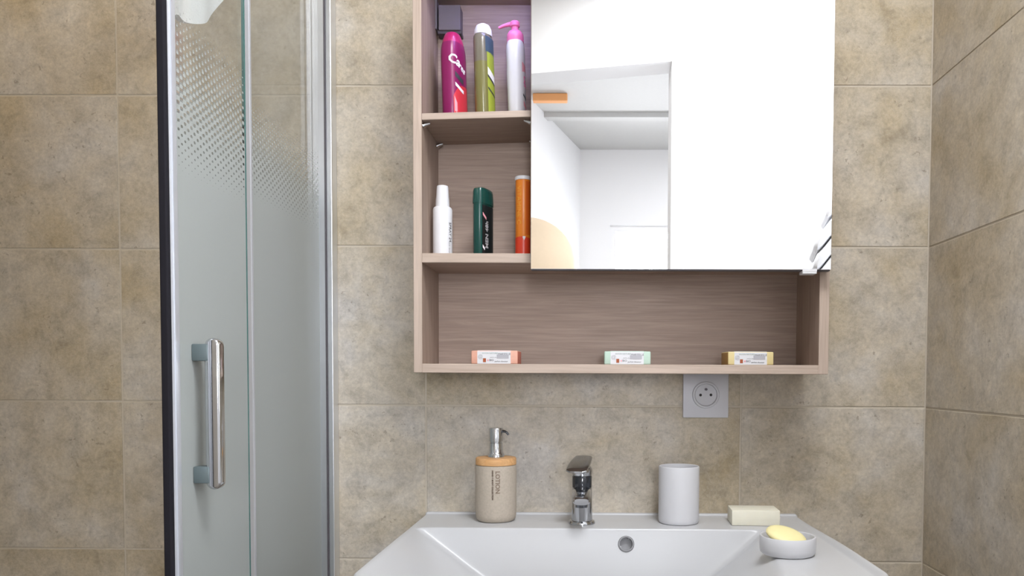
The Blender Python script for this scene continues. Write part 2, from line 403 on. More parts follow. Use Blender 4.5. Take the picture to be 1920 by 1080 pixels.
# next room
hl = bmesh.new(); r = box(hl, -.7, -.6, -3.75, -1.72, 0, 2.5)
for v in r: v.co.x += (-1.72-v.co.y)*.272
struct('wall_hall_left', hl, M_white, 'white slanting wall of the next room')
struct('wall_hall_right', B(1.6, 1.7, -3.9, -1.2, 0, 2.5), M_white, 'white wall on the other side of the next room')
hf = bmesh.new(); WX0, WX1, WZ0, WZ1 = .115, .53, 1.05, 2.04
box(hf, -.3, WX0, -3.8, -3.67, 0, 2.5); box(hf, WX1, 1.7, -3.8, -3.67, 0, 2.5)
box(hf, WX0, WX1, -3.8, -3.67, 0, WZ0); box(hf, WX0, WX1, -3.8, -3.67, WZ1, 2.5)
struct('wall_hall_far', hf, M_white, 'white end wall of the next room with its bright window')
def window(name, x0, x1, z0, z1, y, label, axis='y'):
    root = bpy.data.objects.new(name, None); COL.objects.link(root); root['kind'] = 'structure'; root['label'] = label; root['category'] = 'window'
    fr = bmesh.new(); t = .035
    for a in ((x0, x0+t, z0, z1), (x1-t, x1, z0, z1), (x0+t, x1-t, z0, z0+t), (x0+t, x1-t, z1-t, z1)):
        box(fr, a[0], a[1], y-.05, y-.02, a[2], a[3])
    f = finish('window_frame', fr, M_white, root)
    p = finish('pane', B(x0+t, x1-t, y-.042, y-.036, z0+t, z1-t), M_sky, root)
    if axis == 'x':
        root.rotation_euler = (0, 0, -PI/2)
    return root
window('window_1', WX0, WX1, WZ0, WZ1, -3.67, 'small bright window of the next room, glowing in the mirror')
w2 = window('added_fill_window', -.22, .22, .95, 1.95, 0, 'added bright window for side fill, beside the towels', 'x')  # window added to go with the side fill
w2.rotation_euler = (0, 0, PI/2); w2.location = (1.35, -1.02, 0)
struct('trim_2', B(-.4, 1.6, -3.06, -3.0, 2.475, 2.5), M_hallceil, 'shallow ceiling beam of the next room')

# ceiling lamps; the next room's lamp and the shower spot are added
def ceil_lamp(x, y, r, mat, label, name='ceiling_light'):
    t = empty(name, label, 'lamp', (x, y, 2.5))
    finish('lamp_base', Lt([(r*.9, -.012), (r, -.010), (r, -.001)], 40), M_pwhite, t, True)
    finish('diffuser', Lt([(r*.5, -.045), (r*.82, -.036), (r*.92, -.02), (r*.92, -.012)], 40), mat, t, True)
ceil_lamp(.25, -1.02, .20, M_lamp, 'round opal ceiling lamp of the bathroom')
ceil_lamp(1.05, -2.75, .2, M_lamp, 'added round ceiling lamp that brightens the next room')
ceil_lamp(-1.0, -.55, .06, M_shtint, 'small added ceiling spot that tints the shower warm')

# ------------------------------------------------------------------ shower enclosure
GX = -.490; GF = -.508            # sliding door plane, fixed pane plane
yA = atx(313.5, 500, GX).y; yB = yA+.008; yC = atx(336, 500, GX).y; yD = atx(463, 500, GX).y
yE = atx(466, 500, GF).y
enc = empty('shower_enclosure', 'frosted glass shower enclosure with aluminium profiles, left of the basin', 'shower', (-.5, -.28, 0))
off = Vector((-.5, -.28, 0)); ZT = 1.98; ZB = .12
zfull = 1.11+.250; zclear = 1.11+.43
M_gdoor = glass_mat('dotted_frosted_glass', zfull, zclear, .11)
M_gfix = glass_mat('dotted_frosted_glass_fixed', zfull+.02, zclear-.02, .13)
def G(x0, x1, y0, y1, z0, z1, name, mat, parent=enc, bev=0, label=None, o_=off):
    o = finish(name, B(x0, x1, y0, y1, z0, z1, bev=bev), mat, parent, offset=o_)
    if label: o['label'] = label
    return o
# parts built with their origin kept at world zero height so that the pattern follows true height
door = G(GX-.005, GX-.001, yC-.003, yD, ZB+.02, ZT-.03, 'sliding_door', M_gdoor, label='clear door glass fading into dots and frosting')
G(GX-.0044, GX-.0006, yD, yD+.003, ZB+.02, ZT-.03, 'glass_edge', M_glassedge, door, o_=off)
prof = bmesh.new(); box(prof, GX-.010, GX, yB, yC, ZB, ZT-.02, bev=.0015)
box(prof, GX, GX+.0015, yB+.005, yB+.008, ZB, ZT-.02)
fp = finish('door_profile', prof, M_alulight, door, offset=off, smooth=True)
gk = finish('magnetic_seal', B(GX-.0095, GX+.0005, yA, yB, ZB, ZT-.02, bev=.002), M_black, door, offset=off); gk['label'] = 'black magnetic seal strip'
fix = G(GF-.003, GF+.003, yE+.004, -.004, ZB, ZT-.03, 'fixed_pane', M_gfix)
G(GF-.005, GF+.005, yE, yE+.006, ZB, ZT-.03, 'pane_profile', M_alulight, fix, bev=.001)
wp_ = bmesh.new(); box(wp_, -.520, -.4935, -.034, 0, ZB, ZT, bev=.001); box(wp_, -.4930, -.482, -.030, 0, ZB, ZT, bev=.0015)
o = finish('wall_profile', wp_, M_alu, enc, offset=off); o['label'] = 'satin aluminium wall channel'
finish('profile_seal', B(-.4945, -.4925, -.0345, -.002, ZB, ZT), M_dgrey, enc, offset=off)
rl = bmesh.new(); box(rl, -.522, -.478, yA-.02, 0, ZT-.03, ZT+.015, bev=.004)
finish('top_rail', rl, M_alu, enc, offset=off, smooth=True)
rl = bmesh.new(); box(rl, -.522, -.478, yA-.02, 0, .08, .125, bev=.004)
finish('bottom_rail', rl, M_alu, enc, offset=off, smooth=True)
# other half of the corner entry: top and bottom rail across to the left wall
rl = bmesh.new(); box(rl, XL, -.478, yA-.064, yA-.02, ZT-.03, ZT+.015, bev=.004); finish('front_top_rail', rl, M_alu, enc, offset=off)
tr = bmesh.new(); box(tr, XL, -.478, yA-.064, 0, 0, .08, bev=.01)
tag(finish('shower_tray', tr, M_ceramic, None, True), 'white shower tray under the glass enclosure', 'shower tray')
# handle: two blocks on the glass and a chrome bar
hp = atx(367, 661, GX); hz1 = hp.z; hz2 = atx(367, 890, GX).z
hy = hp.y; bx = at(402, 661, hy).x
hd = empty('shower_handle', 'x', 'x', (0, 0, 0))
for k in ('label', 'category'): del hd[k]
bpy.data.objects.remove(hd)
hb = bmesh.new()
zt = at(402, 634, hy).z; zb = at(404, 917, hy).z; hw = .0098
N_ = 20; ring = []
for i in range(N_+1):
    a = PI*i/N_; ring.append((bx+hw*math.cos(a), zt-hw+hw*math.sin(a)))
for i in range(N_+1):
    a = PI+PI*i/N_; ring.append((bx+hw*math.cos(a), zb+hw+hw*math.sin(a)))
f0 = [hb.verts.new((x, hy-.008, z)) for x, z in ring]; f1 = [hb.verts.new((x, hy+.008, z)) for x, z in ring]
hb.faces.new(f0); hb.faces.new(list(reversed(f1)))
for i in range(len(ring)):
    j = (i+1) % len(ring); hb.faces.new((f0[i], f1[i], f1[j], f0[j]))
bmesh.ops.recalc_face_normals(hb, faces=hb.faces)
bmesh.ops.bevel(hb, geom=[e for e in hb.edges if len(e.link_faces) == 2 and e.calc_face_angle() > 1], offset=.004, segments=4, affect='EDGES', profile=.5)
hbar = finish('handle', hb, M_chrome, door, True, offset=off); hbar['label'] = 'polished chrome bar handle'
for zz in (hz1, hz2):
    o = finish('handle_block', B(GX-.001, bx-.004, hy-.009, hy+.009, zz-.0105, zz+.0105, bev=.0015), M_bracket, hbar, True, offset=off)

# white sheet draped inside over the top rail, for an unclear white shape
def sm(a, b, x):
    t = min(1, max(0, (x-a)/(b-a))); return t*t*(3-2*t)
def hem(y):
    P = ((-.50, .450), (-.4655, .452), (-.4525, .459), (-.4315, .466), (-.4045, .488), (-.3855, .510), (-.3535, .552), (-.30, .64))
    for (a, b), (c, d) in zip(P, P[1:]):
        if y <= c: return b+(d-b)*(y-a)/(c-a)
    return P[-1][1]
def hem_s(y): return sum(hem(y+k*.004) for k in range(-4, 5))/9
tw = bmesh.new(); NX, NZ = 40, 30; g1 = []; tx = -.520
y0t, y1t = -.495, -.30
for j in range(NX+1):
    f = j/NX; y = y0t+(y1t-y0t)*f
    zbot = 1.11+hem_s(y)
    col = []
    for k in range(NZ+1):
        z = zbot+(ZT+.026-zbot)*k/NZ
        wv = .003*math.sin(f*17+z*1.5)*(1-k/NZ*.6)
        col.append((tx+wv-.010*sm(ZT-.16, ZT-.06, z), y, z))
    g1.append(col)
def sheet(bm, grid, th):
    fr = [[bm.verts.new(p) for p in c] for c in grid]
    bk = [[bm.verts.new((p[0]-th, p[1], p[2])) for p in c] for c in grid]
    n, mm = len(grid), len(grid[0])
    for i in range(n-1):
        for k in range(mm-1):
            bm.faces.new((fr[i][k], fr[i+1][k], fr[i+1][k+1], fr[i][k+1])); bm.faces.new((bk[i][k], bk[i][k+1], bk[i+1][k+1], bk[i+1][k]))
    for i in range(n-1):
        bm.faces.new((fr[i][0], bk[i][0], bk[i+1][0], fr[i+1][0])); bm.faces.new((fr[i][-1], fr[i+1][-1], bk[i+1][-1], bk[i][-1]))
    for k in range(mm-1):
        bm.faces.new((fr[0][k], fr[0][k+1], bk[0][k+1], bk[0][k])); bm.faces.new((fr[-1][k], bk[-1][k], bk[-1][k+1], fr[-1][k+1]))
sheet(tw, g1, .008)
box(tw, -.538, -.465, y0t, y1t, ZT+.0155, ZT+.026, bev=.003)
box(tw, -.473, -.465, y0t, y1t, ZT-.035, ZT+.02, bev=.003)
tag(finish('towel', tw, M_sheet, None, True), 'white sheet hanging behind the top of the shower door glass', 'towel')

# ------------------------------------------------------------------ mirror cabinet
CF = -.150
cx0 = at(775.5, 600, CF).x; cx1 = at(791.5, 600, CF).x; cx2 = at(1536, 600, CF).x; cx3 = at(1554.5, 600, CF).x
cb0 = at(1100, 700, CF).z; cb1 = at(1100, 683, CF).z
cm0 = at(900, 492.5, CF).z; cm1 = at(900, 474.8, CF).z
ct0 = at(900, 9, -.006).z; ct1 = ct0+.016
px0 = at(994.5, 400, CF).x; px1 = px0+.016
cab = empty('mirror_cabinet', 'light oak wall cabinet with open shelves and a mirror door, above the basin', 'cabinet', ((cx0+cx3)/2, 0, cb0))
co = cab.location.copy()
def cpart(name, bm, mat, label=None, parent=None, smooth=False):
    o = finish(name, bm, mat, parent or cab, smooth, offset=co)
    if label: o['label'] = label
    return o
def board(x0, x1, y0, y1, z0, z1, edge):      # faces towards the room get the edge band
    bm = B(x0, x1, y0, y1, z0, z1, bev=.0006, seg=1); bm.faces.ensure_lookup_table(); bm.normal_update()
    for f in bm.faces:
        if f.normal.y < -.5: f.material_index = 1
    return bm
for a, b_ in ((cx0, cx1), (cx2, cx3)):
    cpart('side_panel', board(a, b_, CF, 0, cb0, ct1, 'v'), [M_woodv, M_edgev])
cpart('bottom_panel', board(cx1, cx2, CF, -.001, cb0, cb1, 'h'), [M_woodh, M_edgeh])
cpart('top_panel', board(cx1, cx2, CF, -.001, ct0, ct1, 'h'), [M_woodh, M_edgeh])
cpart('middle_shelf', board(cx1, cx2, CF, -.004, cm0, cm1, 'h'), [M_woodh, M_edgeh])
cpart('partition', board(px0, px1, CF, -.004, cm1, ct0, 'v'), [M_woodv, M_edgev])
cpart('back_panel', B(cx1, cx2, -.0045, -.0005, cb1, ct0), M_woodb)
# upper shelf, a touch higher on the right
zl0, zl1 = at(791, 224.5, CF).z, at(791, 212, CF).z; zr0, zr1 = at(994, 218, CF).z, at(994, 206, CF).z
tz = zl1-.016-.0  # keep 16 mm boards
us = board(cx1, px0, CF+.001, -.006, zl0, zl1, 'h')
for v in us.verts: v.co.z += (zr1-zl1)*(v.co.x-cx1)/(px0-cx1)
cpart('upper_shelf', us, [M_woodh, M_edgeh], 'removable shelf, slightly tilted')
def shelf_z(x): return zl1+(zr1-zl1)*(x-cx1)/(px0-cx1)
for xx, sgn in ((cx1, 1), (px0, -1)):
    for yy in (CF+.012, -.022):
        zz = (zl0 if sgn > 0 else zr0 + 0)
        if sgn < 0: zz = zl0+(zr1-zl1)
        bm = bmesh.new(); tube(bm, [(xx, yy, zz-.0065), (xx+sgn*.004, yy, zz-.0045), (xx+sgn*.012, yy, zz-.0022)], .0035, 12, rs=[.005, .0035, .002])
        cpart('shelf_pin', bm, M_chrome, smooth=True)
# hanging bracket cover in the top left
b0 = at(823, 62, -.03); b1 = at(863.5, 11, -.03)
cpart('bracket_cover', B(b0.x, b1.x, -.034, -.005, b0.z+.004, b1.z, bev=.001), M_grey, 'grey plastic cover of the hanging bracket')
cpart('bracket_base', B(b0.x-.002, b1.x+.001, -.030, -.005, b0.z-.001, b0.z+.005), M_dgrey)
cpart('bracket_plate', B(cx1, cx1+.0035, -.034, -.006, b0.z+.006, ct0-.002, bev=.0008), M_grey)
cpart('added_tint_strip', B(-.2, -.04, CF+.008, CF+.018, ct0-.006, ct0-.0005), M_tintstrip, 'added bluish glow strip under the top board')  # glowing strip added for the violet tint up here
# mirror door
MY = -.170
mx0 = at(995.5, 300, MY-.004).x; mx1 = at(1561.5, 300, MY-.004).x; mz0 = at(1280, 505, MY-.004).z
mb = cpart('mirror_door', B(mx0, mx1, MY-.004, MY, mz0, ct1+.01, bev=.0004, seg=1), M_mirror, 'large frameless sliding mirror')
ml = cpart('mirror_backing', B(mx0+.0006, mx1-.0006, MY, MY+.012, mz0-.0015, ct1+.008), M_dgrey, parent=mb)
c0 = at(1505, 513, MY-.006); c1 = at(1532, 505, MY-.006)
cl = bmesh.new(); box(cl, c0.x, c1.x, MY-.0052, MY+.016, c0.z, mz0-.0016, bev=.0008); box(cl, c0.x, c1.x, MY-.0056, MY-.0042, mz0-.003, mz0+.001)
cpart('mirror_clip', cl, M_clip, 'small white clip under the mirror', parent=mb)

# ------------------------------------------------------------------ washbasin
DZK = 1.11-.2643
sx0, sx1, sy0 = -.3147, .3954, -.505
def sm(a, b, x):
    t = min(1, max(0, (x-a)/(b-a))); return t*t*(3-2*t)
def softmin(vals, k=.012):
    mn = min(vals); return mn - k*math.log(sum(math.exp(-(v-mn)/k) for v in vals))
def hgt(x, y, e, el):
    z = 0
    z += (.0065 if el else .0020)*(1-sm(.006, .017, e))*sm(-.03, -.12, -(-y)) if False else (.0065 if el else .0018)*(1-sm(.006, .017, e))*(1-sm(-.34, -.03, y))
    if e < .004: z -= .0035*(1-e/.004)**2
    z += .0035*sm(-.0085, -.006, y)
    d = softmin([(-.139-y)*3.3, (x+.300)*.70, (.300-.16*max(0, -.17-y)-x)*.80, (y+.480)*1.6, .105], .0115)+.002
    q = .003; d = .5*(d+math.sqrt(d*d+q*q))
    return z-d
ys = []
y = sy0
while y < -.0001:
    ys.append(y)
    if y < sy0+.02: y += .0015
    elif y < -.185: y += .004
    elif y < -.125: y += .0009
    elif y < -.012: y += .006
    else: y += .0010
ys.append(0.0)
def xs_for(n0=22):
    out = []; x = sx0
    while x < sx1-.0005:
        out.append(x); x += .0012 if (x < sx0+.020 or x > sx1-.0215 or .070 < x < .108) else .0042
    out.append(sx1); return out
xs = xs_for()
ov = Vector((at(1174, 1020, -.147).x, -.1465, 0)); ov.z = at(1174, 1020, -.1465).z
bm = bmesh.new(); grid = []
RC = .055
for y in ys:
    row = []
    dy = y-sy0; ins = RC-math.sqrt(max(0, RC*RC-(RC-dy)**2)) if dy < RC else 0
    for x in xs:
        f = (x-sx0)/(sx1-sx0); xx = x
        if ins: xx = (sx0+ins)+(sx1-sx0-2*ins)*f
        e = min(xx-(sx0+ins), (sx1-ins)-xx)
        if dy < RC: # distance to rounded outline
            cxx = min(max(xx, sx0+RC), sx1-RC); e = min(e, RC-math.hypot(xx-cxx, RC-dy)) if (xx < sx0+RC or xx > sx1-RC) else dy
        elif sx0+RC <= xx <= sx1-RC: e = min(e, dy)
        e = max(e, 0)
        row.append(bm.verts.new((xx, y, DZK+hgt(xx, y, e, xx > 0))))
    grid.append(row)
for i in range(len(ys)-1):
    for j in range(len(xs)-1):
        q = (grid[i][j], grid[i][j+1], grid[i+1][j+1], grid[i+1][j])
        c = sum((v.co for v in q), Vector())/4
        if -.170 < c.y < -.137 and math.hypot(c.x-ov.x, (c.z-ov.z)*1.05) < .0118: continue
        bm.faces.new(q)
# outer skirt
loop = [grid[0][j] for j in range(len(xs))] + [grid[i][-1] for i in range(1, len(ys))] + [grid[-1][j] for j in range(len(xs)-2, -1, -1)] + [grid[i][0] for i in range(len(ys)-2, 0, -1)]
low = [bm.verts.new((v.co.x*.985+.04*.015, v.co.y if v.co.y > -.01 else v.co.y+.004, DZK-.125)) for v in loop]
for i in range(len(loop)):
    j = (i+1) % len(loop); bm.faces.new((loop[i], low[i], low[j], loop[j]))
bm.faces.new(low)
sink = empty('washbasin', 'white ceramic washbasin with raised rim, under the mirror cabinet', 'washbasin', ((sx0+sx1)/2, 0, DZK-.125))
so = sink.location.copy()
finish('basin', bm, M_ceramic, sink, True, offset=so, angle=50)
# overflow hole lining and ring
nrm = Vector((0, -3.3, 1)).normalized()
Rm = nrm.to_track_quat('Z', 'X').to_matrix().to_4x4()
bm = bmesh.new(); lathe(bm, [(.0112, -.018), (.0108, -.002), (.0112, .0012), (.0128, .0012), (.0142, -.001), (.0142, -.003)], 32, cap=False)
c_ = [bm.verts.new((.0112*math.cos(2*PI*i/32), .0112*math.sin(2*PI*i/32), -.010)) for i in range(32)]; bm.faces.new(c_)
for v in bm.verts: v.co = Rm @ v.co + ov + nrm*.0012
o = finish('overflow_hole', bm, M_hole, sink, True, offset=so); o['label'] = 'round grey overflow hole'
bm = bmesh.new(); lathe(bm, [(.031, 0), (.031, .003), (.026, .005), (.020, .004), (.019, .009), (.004, .012)], 32, cx=.04, cy=-.31, cz=DZK-.1055)
finish('drain_plug', bm, M_chrome, sink, True, offset=so)

# ------------------------------------------------------------------ socket
sk0 = at(1280, 783, -.008); sk1 = at(1365, 783, -.008); skc = at(1323.5, 740.5, -.008); hs = (sk1.x-sk0.x)/2
sock = empty('wall_socket', 'square white french wall socket under the cabinet, above the white cup', 'socket', (skc.x, 0, sk0.z))
o_ = sock.location.copy(); cc = Vector((skc.x, 0, sk0.z+hs))
finish('cover_plate', B(cc.x-hs, cc.x+hs, -.008, 0, cc.z-hs, cc.z+hs, bev=.0012), M_socket, sock, True, offset=o_)
bm = bmesh.new(); lathe(bm, [(.0255, 0), (.0255, .0035), (.0245, .0045), (.0215, .0045), (.0200, .001), (.0200, 0)], 48, cap=False)
sc = Vector((at(1323.5, 740, -.01).x, -.008, at(1323.5, 740.5, -.01).z))
for v in bm.verts: v.co = Vector((v.co.x, -v.co.z, v.co.y))+sc
so_ = finish('socket_ring', bm, M_sockin, sock, True, offset=o_)
bm = bmesh.new(); disc(bm, sc, .0202, .0016, segs=40); ins_ = finish('socket_insert', bm, M_sockin, sock, False, offset=o_)
for (px, py) in ((1323.5, 730), (1313.5, 740.7), (1333, 740.5)):
    p = at(px, py, -.0096); bm = bmesh.new()
    if py == 730:
        tube(bm, [p, p+Vector((0, -.007, 0))], .0023, 14); finish('earth_pin', bm, M_dgrey, ins_, True, offset=o_)
    else:
        disc(bm, p, .0026, .0004, segs=18); finish('socket_hole', bm, M_dark, ins_, False, offset=o_)

# ------------------------------------------------------------------ things on the basin
TOPZ = DZK+.0002
# soap dispenser
dx = at(930.5, 984, -.062).x
sd = empty('soap_dispenser', 'speckled beige soap dispenser with bamboo collar and chrome pump, left of the tap', 'dispenser', (dx, -.066, TOPZ))
R0 = .0375
finish('container', Lt([(R0*.6, 0), (R0*.86, .0006), (R0*.95, .004), (R0*.985, .011), (R0, .024), (R0, .098), (R0*.985, .1015), (R0*.95, .1025)], 64), M_sand, sd, True)
finish('collar', Lt([(R0*.93, .1025), (R0*.99, .1032), (R0*.99, .1135), (R0*.95, .1155), (R0*.3, .1158)], 56), M_bamboo, sd, True)
pump = finish('pump', Lt([(.0150, .1158), (.0150, .121), (.0135, .1235), (.0125, .125), (.0120, .142), (.0110, .1425), (.0110, .1445), (.0128, .145), (.0130, .167), (.0122, .1690), (.009, .1696)], 40), M_chrome, sd, True)
nz = bmesh.new(); tube(nz, [(.010, -.001, .1635), (.016, -.003, .1632), (.020, -.004, .1612), (.0235, -.005, .1570)], .002, 12, rs=[.0028, .0024, .0022, .0018])
finish('nozzle', nz, M_dchrome, pump, True)
def cyl(R, ang, zc_):     # text reading downwards on a cylinder
    return lambda u, v, w_: ((R+.00025+w_)*math.sin(ang+v/R), -(R+.00025+w_)*math.cos(ang+v/R), zc_-u)
finish('print', text_bm('LOTION', .0108, cyl(R0, .19, .0740), bold=.00035), M_ink2, sd)
finish('print', text_bm('HAND & BODY COLLECTION', .0040, cyl(R0, -.045, .0690), bold=.00022), M_ink, sd)

# tap
tx_ = at(1091, 985, -.09).x
tp = empty('basin_tap', 'chrome single lever basin tap in the middle of the deck', 'tap', (tx_, -.092, TOPZ))
finish('base_flange', Lt([(.0238, 0), (.0238, .0025), (.0225, .0050), (.0195, .0062)], 44), M_tapc, tp, True)
finish('tap_body', Lt([(.0188, .005), (.0185, .03), (.0178, .060), (.0176, .0655), (.0155, .0668)], 44), M_tapc, tp, True)
finish('cartridge_ring', Lt([(.0165, .0640), (.0176, .0665), (.0176, .085), (.0165, .0868)], 44), M_darkrefl, tp, True)  # dark chrome reflection put into the ring's colour
spt = bmesh.new(); rings = []
for i in range(13):
    t = i/12; y = -.004-.078*t; zc_ = .0575+.002*math.sin(t*PI)-.006*t*t; hw_ = .0165-.0015*t; hh = .0095-.0022*t
    if i == 12: hw_ *= .8; hh *= .75; y += -.0008
    rg = []
    for k in range(28):
        x, z = se(2*PI*k/28, hw_, hh, 3.2); rg.append(spt.verts.new((x, y, zc_+z)))
    rings.append(rg)
for a, b_ in zip(rings, rings[1:]):
    for k in range(28): spt.faces.new((a[k], a[(k+1) % 28], b_[(k+1) % 28], b_[k]))
spt.faces.new(rings[0]); spt.faces.new(list(reversed(rings[-1]))); bmesh.ops.recalc_face_normals(spt, faces=spt.faces)
sp_ = finish('spout', spt, M_tapc, tp, True)
finish('aerator', Lt([(.0085, .0405), (.0105, .041), (.0105, .047)], 28, cy=-.070), M_dchrome, sp_, True)
lv = bmesh.new(); rings = []
for i in range(15):          # lever: a flat blade, high at the back, dipping to the front and turned left
    t = i/14; y = .016-.064*t; zc_ = .1175-.014*t-.0060*t*t
    hw_ = (.0155+.004*math.sin(t*PI*.8)) if 0 < i < 14 else .0125; hh = .0048-.002*t if 0 < i < 14 else .0018
    rings.append([lv.verts.new((x, y, zc_+z)) for x, z in (se(2*PI*k/24, hw_, hh, 3.4) for k in range(24))])
for a, b_ in zip(rings, rings[1:]):
    for k in range(24): lv.faces.new((a[k], a[(k+1) % 24], b_[(k+1) % 24], b_[k]))
lv.faces.new(rings[0]); lv.faces.new(list(reversed(rings[-1]))); bmesh.ops.recalc_face_normals(lv, faces=lv.faces)
bmesh.ops.rotate(lv, verts=lv.verts, cent=(0, 0, 0), matrix=Matrix.Rotation(math.radians(-13), 3, 'Z'))
lathe(lv, [(.0168, .0868), (.0180, .0885), (.0182, .096), (.0172, .100), (.0130, .1050), (.006, .108)], 40)
finish('lever', lv, M_tapc, tp, True)

# cup
ux = at(1272, 984, -.075).x
cup = Lt([(.020, 0), (.0325, 0), (.0350, .0008), (.0362, .003), (.0366, .008), (.0366, .100), (.0362, .1022), (.0350, .1030), (.0338, .1022), (.0334, .100), (.0334, .008), (.031, .005), (.012, .0045)], 64)
o = tag(finish('cup', cup, M_matte, None, True, loc=(ux, -.077, TOPZ)), 'plain white ceramic cup on the basin, right of the tap', 'cup')
# cream soap block
q0 = at(1373, 984, -.108); q1 = at(1464, 984, -.108)
sb = empty('soap_bar', 'cream rectangular soap bar behind the round soap dish', 'soap', ((q0.x+q1.x)/2, -.080, TOPZ), math.radians(-2))
sbm = B(-.0425, .0425, -.028, .028, 0, .0275, bev=.0016)
bmesh.ops.subdivide_edges(sbm, edges=sbm.edges[:], cuts=0) if False else None
finish('bar', sbm, M_cream, sb, True)
sb_only = sb
# round dish with the yellow soap leaning in it
ddx, ddy = at(1489, 1045, -.36).x, -.322
RD = .0415
dish = Lt([(RD*.55, 0), (RD*.90, .0003), (RD*.965, .003), (RD*.99, .009), (RD, .016), (RD*.995, .0262), (RD*.975, .0275), (RD*.93, .0275), (RD*.905, .0262), (RD*.90, .010), (RD*.85, .006), (RD*.2, .0052)], 72)
tag(finish('soap_dish', dish, M_matte, None, True, loc=(ddx, ddy, TOPZ)), 'round white soap dish with a yellow soap leaning in it, right side of the basin', 'soap dish')
ob = bmesh.new(); rings = []
for i in range(13):
    ph = -PI/2+PI*i/12; rr = math.cos(ph)**.75 if abs(ph) < PI/2-.001 else .02
    zz = .0075*math.sin(ph)
    rings.append([ob.verts.new((.0310*rr*math.cos(2*PI*k/44), .0235*rr*math.sin(2*PI*k/44), zz*(1 if True else 0))) for k in range(44)])
for a, b_ in zip(rings, rings[1:]):
    for k in range(44): ob.faces.new((a[k], a[(k+1) % 44], b_[(k+1) % 44], b_[k]))
ob.faces.new(list(reversed(rings[0]))); ob.faces.new(rings[-1])
osoap = tag(finish('oval_soap', ob, M_yellow, None, True, loc=(ddx-.002, ddy+.001, TOPZ+.0262)), 'pale yellow oval soap leaning in the round dish', 'soap')
osoap.rotation_euler = (math.radians(16), math.radians(16), math.radians(-30))

# ------------------------------------------------------------------ toiletries
def flat_bottle_text(s, size, rx, ry, n, zc_, rot=0, y_c=0, sk=0, bold=.0003):
    """lettering laid round the bottle's outline; y_c shifts it along the outline from the +x side"""
    K = 400; P = [Vector(se(PI*i/K, rx, ry, n)) for i in range(K+1)]; L_ = [0]
    for p, q in zip(P, P[1:]): L_.append(L_[-1]+(q-p).length)
    mid = L_[K//2]
    c, s_ = math.cos(rot), math.sin(rot)
    def f(u, v, w_):
        uu, vv = u*c-v*s_, u*s_+v*c
        t = min(max(mid+y_c+uu, 0), L_[-1]-1e-6)
        i = next(k for k in range(K) if L_[k+1] >= t); g_ = (t-L_[i])/max(1e-9, L_[i+1]-L_[i])
        p = P[i].lerp(P[i+1], g_); nn = Vector((p.x/rx**2, p.y/ry**2)).normalized()
        p = p+nn*(.0009+w_)
        return (p.x, p.y, zc_+vv+sk*uu)
    return text_bm(s, size, f, bold=bold)
def label_patch(rx, ry, n, a0, a1, z0, z1, e=.0004, na=14, nz=10, lo=None, hi=None):
    """a thin label following the bottle's outline between angles a0..a1"""
    bm = bmesh.new(); rows = []
    for i in range(na+1):
        f = i/na; a = a0+(a1-a0)*f
        x, y = se(a, rx+e, ry+e, n); xi, yi = se(a, rx-.0004, ry-.0004, n)
        b0_ = z0 if lo is None else lo(f); t0_ = z1 if hi is None else hi(f)
        rows.append([(x, y, b0_+(t0_-b0_)*k/nz) for k in range(nz+1)])
    vs = [[bm.verts.new(p) for p in r] for r in rows]
    for i in range(na):
        for k in range(nz): bm.faces.new((vs[i][k], vs[i+1][k], vs[i+1][k+1], vs[i][k+1]))
    return bm
# 1: magenta shower gel
SY = -.078
def scale(y): return (y-CAM.y)
x = at(852, 200, SY).x+.002; zt_ = at(852, 64.5, SY).z; zb_ = shelf_z(x)+.0003
b1_ = empty('shampoo_bottle', 'magenta bottle with white lettering and red fruit label, upper shelf', 'bottle', (x, SY, zb_), math.radians(-22), 'bottles in the mirror cabinet')
H = zt_-zb_
rx, ry, n = .0170, .0260, 2.7
finish('body', Lt([(rx*.9, ry*.92, 0), (rx, ry, .003), (rx*1.0, ry, .04), (rx*1.03, ry*1.02, H-.045), (rx*1.0, ry*.98, H-.030), (rx*.93, ry*.86, H-.020)], 48, n=n), M_magpurple, b1_, True)
finish('cap', Lt([(rx*.93, ry*.86, H-.020), (rx*.90, ry*.8, H-.014), (rx*.72, ry*.62, H-.004), (rx*.62, ry*.5, H-.0008), (rx*.4, ry*.3, H)], 48, n=2.4), M_magenta, b1_, True)
lab = label_patch(rx, ry, n, .62, 2.3, .0, .06, lo=lambda f: .002, hi=lambda f: .045+.022*math.sin(min(1, f*1.6)*PI*.5))
finish('label', lab, M_red, b1_, True)['label'] = 'red fruit picture'
finish('print', flat_bottle_text('Ca', .022, rx, ry, n, H-.054, rot=-.35, y_c=-.0190, bold=.0006), M_wprint, b1_)
finish('print', flat_bottle_text('res', .016, rx, ry, n, H-.064, rot=-.45, y_c=-.001, bold=.0004), M_wprint, b1_)
for (zz, hh, mt) in ((.079, .009, M_dprint), (.063, .006, M_wprint), (.012, .006, M_pinklab)):
    finish('print', label_patch(rx, ry, n, .85, 1.6, 0, 0, e=.0007, lo=lambda f, zz=zz: zz-f*.010, hi=lambda f, zz=zz, hh=hh: zz+hh-f*.010), mt, b1_, True)
finish('print', label_patch(rx, ry, n, .72, 1.0, 0, 0, e=.0007, lo=lambda f: .018, hi=lambda f: .045-.012*f), M_pinklab, b1_, True)

